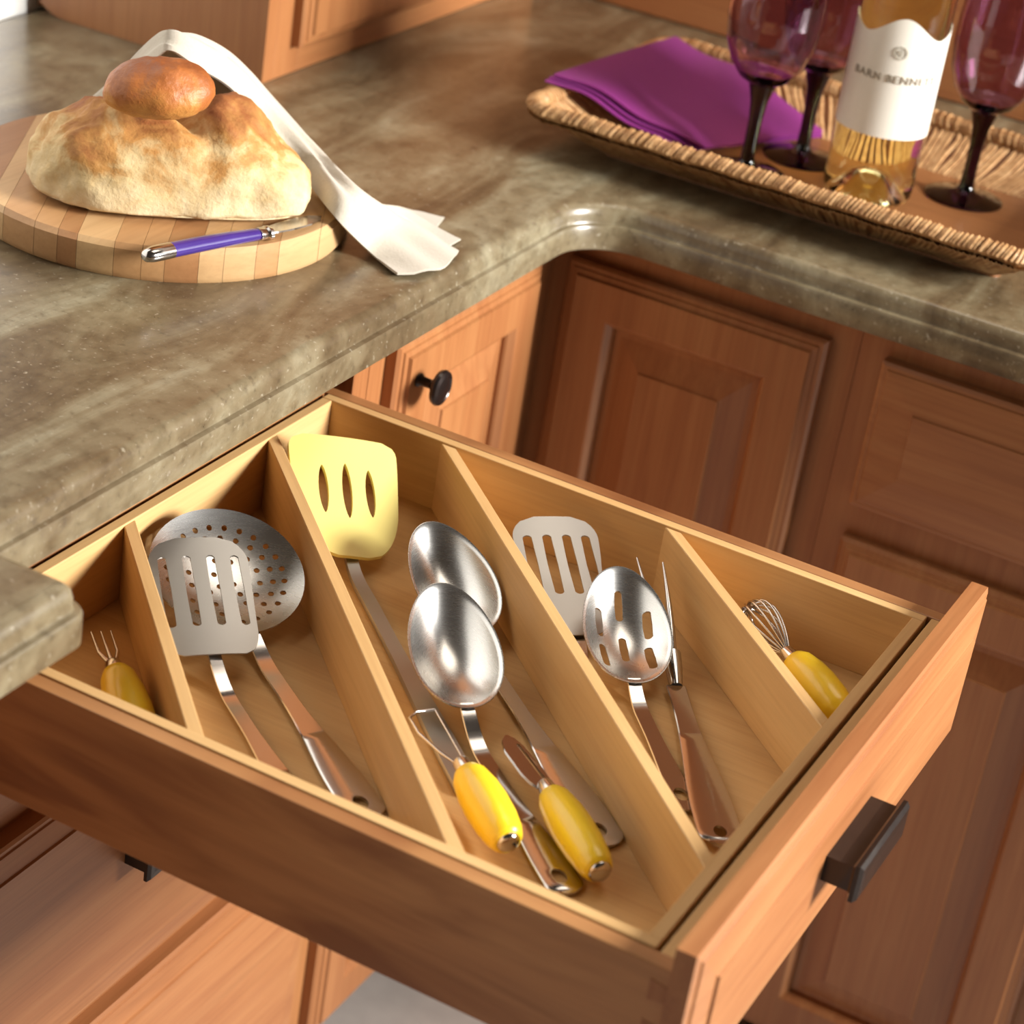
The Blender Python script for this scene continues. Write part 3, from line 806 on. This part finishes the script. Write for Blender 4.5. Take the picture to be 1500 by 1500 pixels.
for lay, (pm, pe) in enumerate((((604, 306), (675, 350)), ((592, 296), (651, 318)))):
    zl = .0030 - .0014 * lay
    b2 = spline([backe[8 * 8], backe[8 * 9], P(*pm, .112 - .002 * lay), P(*pe, ZT + zl)], 8); f2 = front[8 * 8:]
    g2 = []
    for i, (p, pb) in enumerate(zip(f2, b2)):
        k = i / (len(f2) - 1); r = []
        for j in range(13):
            q = j / 12; o = p.lerp(pb, .25 + .75 * q)
            o += UP * (.009 * math.sin(math.pi * (.25 + .75 * q)) * (1 - .75 * smooth01(k)) - .0034 - .0016 * lay)
            o.z = max(o.z, ZT + zl); r.append(o)
        g2.append(r)
    bm = nb(); sheet(bm, g2, .0011); obj('folded_layer', bm, 'linen', cl, smooth=60)

# ------------------------------------------------------------------ wicker tray group
TR = empty('wicker_tray', (.205, .58, ZT), 'long woven wicker tray with wrapped flared rim holding bottle and glasses', 'tray')
tx0, tx1, ty0, ty1 = .002, .408, .474, .700
fl, hz = .050, .040
def rrect(x0, x1, y0, y1, r, n=8):
    return arc(x1 - r, y1 - r, r, 0, 90, n) + arc(x0 + r, y1 - r, r, 90, 180, n) + arc(x0 + r, y0 + r, r, 180, 270, n) + arc(x1 - r, y0 + r, r, 270, 360, n)
def yaw(p):
    a = math.radians(-.3); cx, cy = .205, .58; x, y = p[0] - cx, p[1] - cy
    return V((cx + x * math.cos(a) - y * math.sin(a), cy + x * math.sin(a) + y * math.cos(a), p[2]))
def level(t, off=0, r0=.008):
    e = fl * t ** .8 + off
    return rrect(tx0 - e * 1.25, tx1 + e * .85, ty0 - e, ty1 + e, r0 + e * .35)
bm = prism(nb(), [yaw((x, y, 0))[:2] for x, y in level(0)], ZT + .0004, ZT + .006); obj('tray_base', bm, 'wicker_floor', TR)
def dens(poly, step):
    out = []; n = len(poly); acc = 0.; carry = 0.
    pts = [V(p) for p in poly]; tot = sum((pts[(i + 1) % n] - pts[i]).length for i in range(n)); cnt = int(tot / step); st = tot / cnt
    d = 0.; i = 0; pos = 0.
    for k in range(cnt):
        tgt = k * st
        while pos + (pts[(i + 1) % n] - pts[i]).length < tgt - 1e-9: pos += (pts[(i + 1) % n] - pts[i]).length; i += 1
        L_ = (pts[(i + 1) % n] - pts[i]).length; t = (tgt - pos) / L_ if L_ > 1e-9 else 0
        out.append(pts[i].lerp(pts[(i + 1) % n], t))
    return out, cnt
# wall: upright stakes and the woven skin between
lo, cnt = dens(level(0), .0052)
mid_, hi_ = level(.5), level(1.)
def param(poly_t, k, cnt, o=0):
    pts, c2 = dens(level(poly_t, o), .0052); return pts[int(k * len(pts) / cnt) % len(pts)]
lv = [dens(level(t), .0052)[0] for t in (0, .35, .7, 1.)]
bm = nb(); bm2 = nb()
skin = []
for k in range(cnt):
    line = []
    for pts, t in zip(lv, (0, .35, .7, 1.)):
        p = pts[int(round(k * len(pts) / cnt)) % len(pts)]; line.append(yaw((p.x, p.y, ZT + .0045 + (hz - .0025) * t)))
    jit = random.uniform(-.0006, .0006)
    tube(bm, [q + V((jit, jit, 0)) for q in line], [random.uniform(.0022, .0030)] * 4, 5)
    skin.append(line)
obj('stakes', bm, 'wicker', TR, kind='stuff', smooth=60)
g = [[skin[k][i] for k in range(cnt)] for i in range(4)]
bm = nb(); sheet(bm, g, .0015, wrap=True); obj('woven_wall', bm, 'wicker_floor', TR)
rim, rc = dens(level(1., .002), .004)
rimp = [yaw((p.x, p.y, ZT + hz + .002 + .0005 * math.sin(i * .37))) for i, p in enumerate(rim)]
bm = nb(); tube(bm, rimp, .0068, 8, closed=True); obj('rim_core', bm, 'wicker', TR, smooth=60)
bm = nb(); n = len(rimp); coil = []; per = 12
for i in range(n):
    a, b, c_ = rimp[i - 1], rimp[i], rimp[(i + 1) % n]; t = (c_ - a).normalized(); s = t.cross(UP).normalized(); nn = s.cross(t)
    rr = .0082 + random.uniform(-.0007, .0007); wob = random.uniform(-.0012, .0012)
    loop = [b + t * (wob + .003 * math.sin(q)) + s * rr * math.cos(q) * 1.05 + nn * rr * .95 * math.sin(q) for q in [2 * math.pi * k / 10 for k in range(10)]]
    tube(bm, loop, random.uniform(.0019, .0025), 5, closed=False, caps=False)
    v_ = bm.verts
obj('rim_wrap', bm, 'wicker', TR, kind='stuff', smooth=70)

# glasses
def wine_glass(px, label, s=1.0):
    p = px; root = empty('wine_glass', p, label, 'glass', 'purple wine glasses on the tray')
    foot = [(0, 0), (.038, 0), (.0388, .0015), (.036, .003), (.020, .0055), (.010, .0085), (.0072, .014), (.0064, .030), (.0068, .055), (.0085, .072), (.0115, .083), (.0135, .0895), (.010, .0915), (0, .0925)]
    obj('stem', lathe(nb(), [(r * s, z * s) for r, z in foot], p, 40), 'purple_glass_solid', root, smooth=50, label='nearly black purple stem and foot')
    outp = [(.011, .0880), (.024, .096), (.035, .110), (.0425, .130), (.0460, .155), (.0455, .180), (.0425, .205), (.0385, .232)]
    o2 = []
    for (r0, z0), (r1, z1) in zip(outp, outp[1:]):
        for k in range(3): o2.append((r0 + (r1 - r0) * k / 3, z0 + (z1 - z0) * k / 3))
    o2.append(outp[-1])
    th = .0016
    inn = [(max(r - th, .0005), z + (.003 if i < 4 else 0)) for i, (r, z) in enumerate(o2)]
    prof_ = [(r * s, z * s) for r, z in o2] + [(.0375 * s, .2326 * s)] + [(r * s, z * s) for r, z in inn[::-1][1:]] + [(0.0004, .0925 * s)]
    bm = nb(); rs = prof_
    lathe(bm, [(0.0004, .0882 * s)] + rs, p, 48)
    obj('bowl', bm, 'purple_glass', root, smooth=70)
zf = ZT + .0062
G1, G2, G3 = P(1091, 252, zf), P(1166, 236, zf), P(1411, 290, zf)
wine_glass(G1, 'purple wine glass standing in front of the napkin by the tray rim')
wine_glass(G2 + dw * .012 + du * .006, 'purple wine glass between the first glass and the bottle')
wine_glass(G3, 'purple wine glass alone on the open side of the bottle')
# bottle
BP = P(1268, 282, zf); BRD = .0435
root = empty('wine_bottle', BP, 'clear bottle of white wine with a cream label standing in the tray', 'bottle')
bp = [(.0, .030), (.006, .0295), (.013, .026), (.020, .015), (.027, .004), (.032, .0005), (.036, 0), (.0405, .0015), (.0430, .006), (BRD, .012), (BRD, .060), (BRD, .120), (BRD, .205), (.0425, .217), (.038, .233), (.029, .251), (.020, .267), (.0155, .281), (.0145, .297), (.0145, .339), (.0162, .341), (.0162, .351), (.0145, .353), (0, .353)]
obj('glass_body', lathe(nb(), bp, BP, 56), 'bottle_glass', root, smooth=45)
tocam = (CAM - BP); a0 = math.atan2(tocam.y, tocam.x) + math.radians(4)
zl0, zl1 = .070, .175
def cyl(th, z, r): return BP + V((math.cos(th) * r, math.sin(th) * r, z))
g = []
for i in range(13):
    row = []
    for j in range(49):
        x = j / 48 * 2 - 1; th = a0 + x * math.radians(98)
        tp = zl1 + .010 * math.cos(x * math.pi * 1.9) * (1 - .2 * abs(x)) if abs(x) < .55 else zl1 - .0085 + .010 * smooth01((abs(x) - .5) / .5)
        row.append(cyl(th, zl0 + (tp - zl0) * i / 12, BRD + .0007))
    g.append(row)
bm = nb(); sheet(bm, g, .0005); lab = obj('label', bm, 'paper', root, smooth=60, label='cream paper label')
def wrap_text(body, size, zc, mat, parent, name, gap=1.0):
    cu = bpy.data.curves.new('t', 'FONT'); cu.body = body; cu.size = size; cu.align_x = 'CENTER'; cu.space_character = gap
    cu.resolution_u = 3
    o = bpy.data.objects.new('t', cu); COL.objects.link(o)
    dg = bpy.context.evaluated_depsgraph_get(); dg.update()
    me = bpy.data.meshes.new_from_object(o.evaluated_get(dg)); bpy.data.objects.remove(o)
    bm = bmesh.new(); bm.from_mesh(me)
    bmesh.ops.triangulate(bm, faces=bm.faces)
    ex = bmesh.ops.extrude_face_region(bm, geom=list(bm.faces)); top = {v for v in ex['geom'] if isinstance(v, bmesh.types.BMVert)}
    for v in bm.verts:
        x, y = v.co.x, v.co.y; v.co = cyl(a0 + x / BRD, zc + y, BRD + (.0020 if v in top else .0006))
    me2 = bpy.data.meshes.new(name); bm.to_mesh(me2); bm.free()
    return link_mesh(name, me2, mat, parent)
wrap_text('BARN BENNETT', .0105, .124, 'ink', lab, 'lettering', 1.15)
M['ink_pale'] = simple('pale_ink', (.40, .37, .30), .6)
bm = nb()
g = [[cyl(a0 + rr * math.cos(t) / BRD, .153 + rr * math.sin(t), BRD + .0020) for t in [2 * math.pi * k / 24 for k in range(24)]] for rr in (.0048, .0064)]
sheet(bm, g, .0003, wrap=True); obj('emblem', bm, 'ink_pale', lab)
bm = nb()
g = [[cyl(a0 + rr * math.cos(t) * (1 + .35 * math.cos(5 * t)) / BRD, .153 + rr * math.sin(t) * (1 + .35 * math.cos(5 * t)), BRD + .0020) for t in [2 * math.pi * k / 30 for k in range(30)]] for rr in (.0006, .0026)]
sheet(bm, g, .0003, wrap=True); obj('emblem', bm, 'ink_pale', lab)
# purple napkin folded over the left end of the tray
na_ = empty('napkin', P(950, 150, ZT + .01), 'folded purple cloth napkin lying over the end of the wicker tray', 'napkin')
def nap(c00, c10, c11, c01, lift, wav, th, ph):
    g = []
    for i in range(25):
        a = i / 24; row = []
        for j in range(21):
            b = j / 20
            p = (c00 * (1 - a) + c10 * a) * (1 - b) + (c01 * (1 - a) + c11 * a) * b
            p = p + UP * (lift * math.sin(math.pi * a) * (.4 + .6 * b) + wav * math.sin(a * 7 + b * 4 + ph) * math.sin(math.pi * min(1, a * 1.2 + .05)))
            row.append(p)
        g.append(row)
    bm = nb(); sheet(bm, g, th); return bm
zr = ZT + hz + .017
A_, B_, C_, D_ = P(812, 108, zr + .006), P(1034, 216, ZT + .0145), P(1206, 191, ZT + .0155), P(990, 52, zr + .004)
obj('top_layer', nap(A_, B_, C_, D_, .006, .0055, .0022, 0), 'purple_cloth', na_, smooth=60)
off = -UP * .0035
obj('folded_layer', nap(A_ + off - du * .004, B_ + off - du * .012 , C_ + off, D_ + off, .006, .0055, .0016, 0), 'purple_cloth', na_, smooth=60)
off = -UP * .0062
obj('folded_layer', nap(A_ + off - du * .008 - dw * .004, B_ + off - du * .02, C_ + off, D_ + off, .006, .0055, .0016, 0), 'purple_cloth', na_, smooth=60)
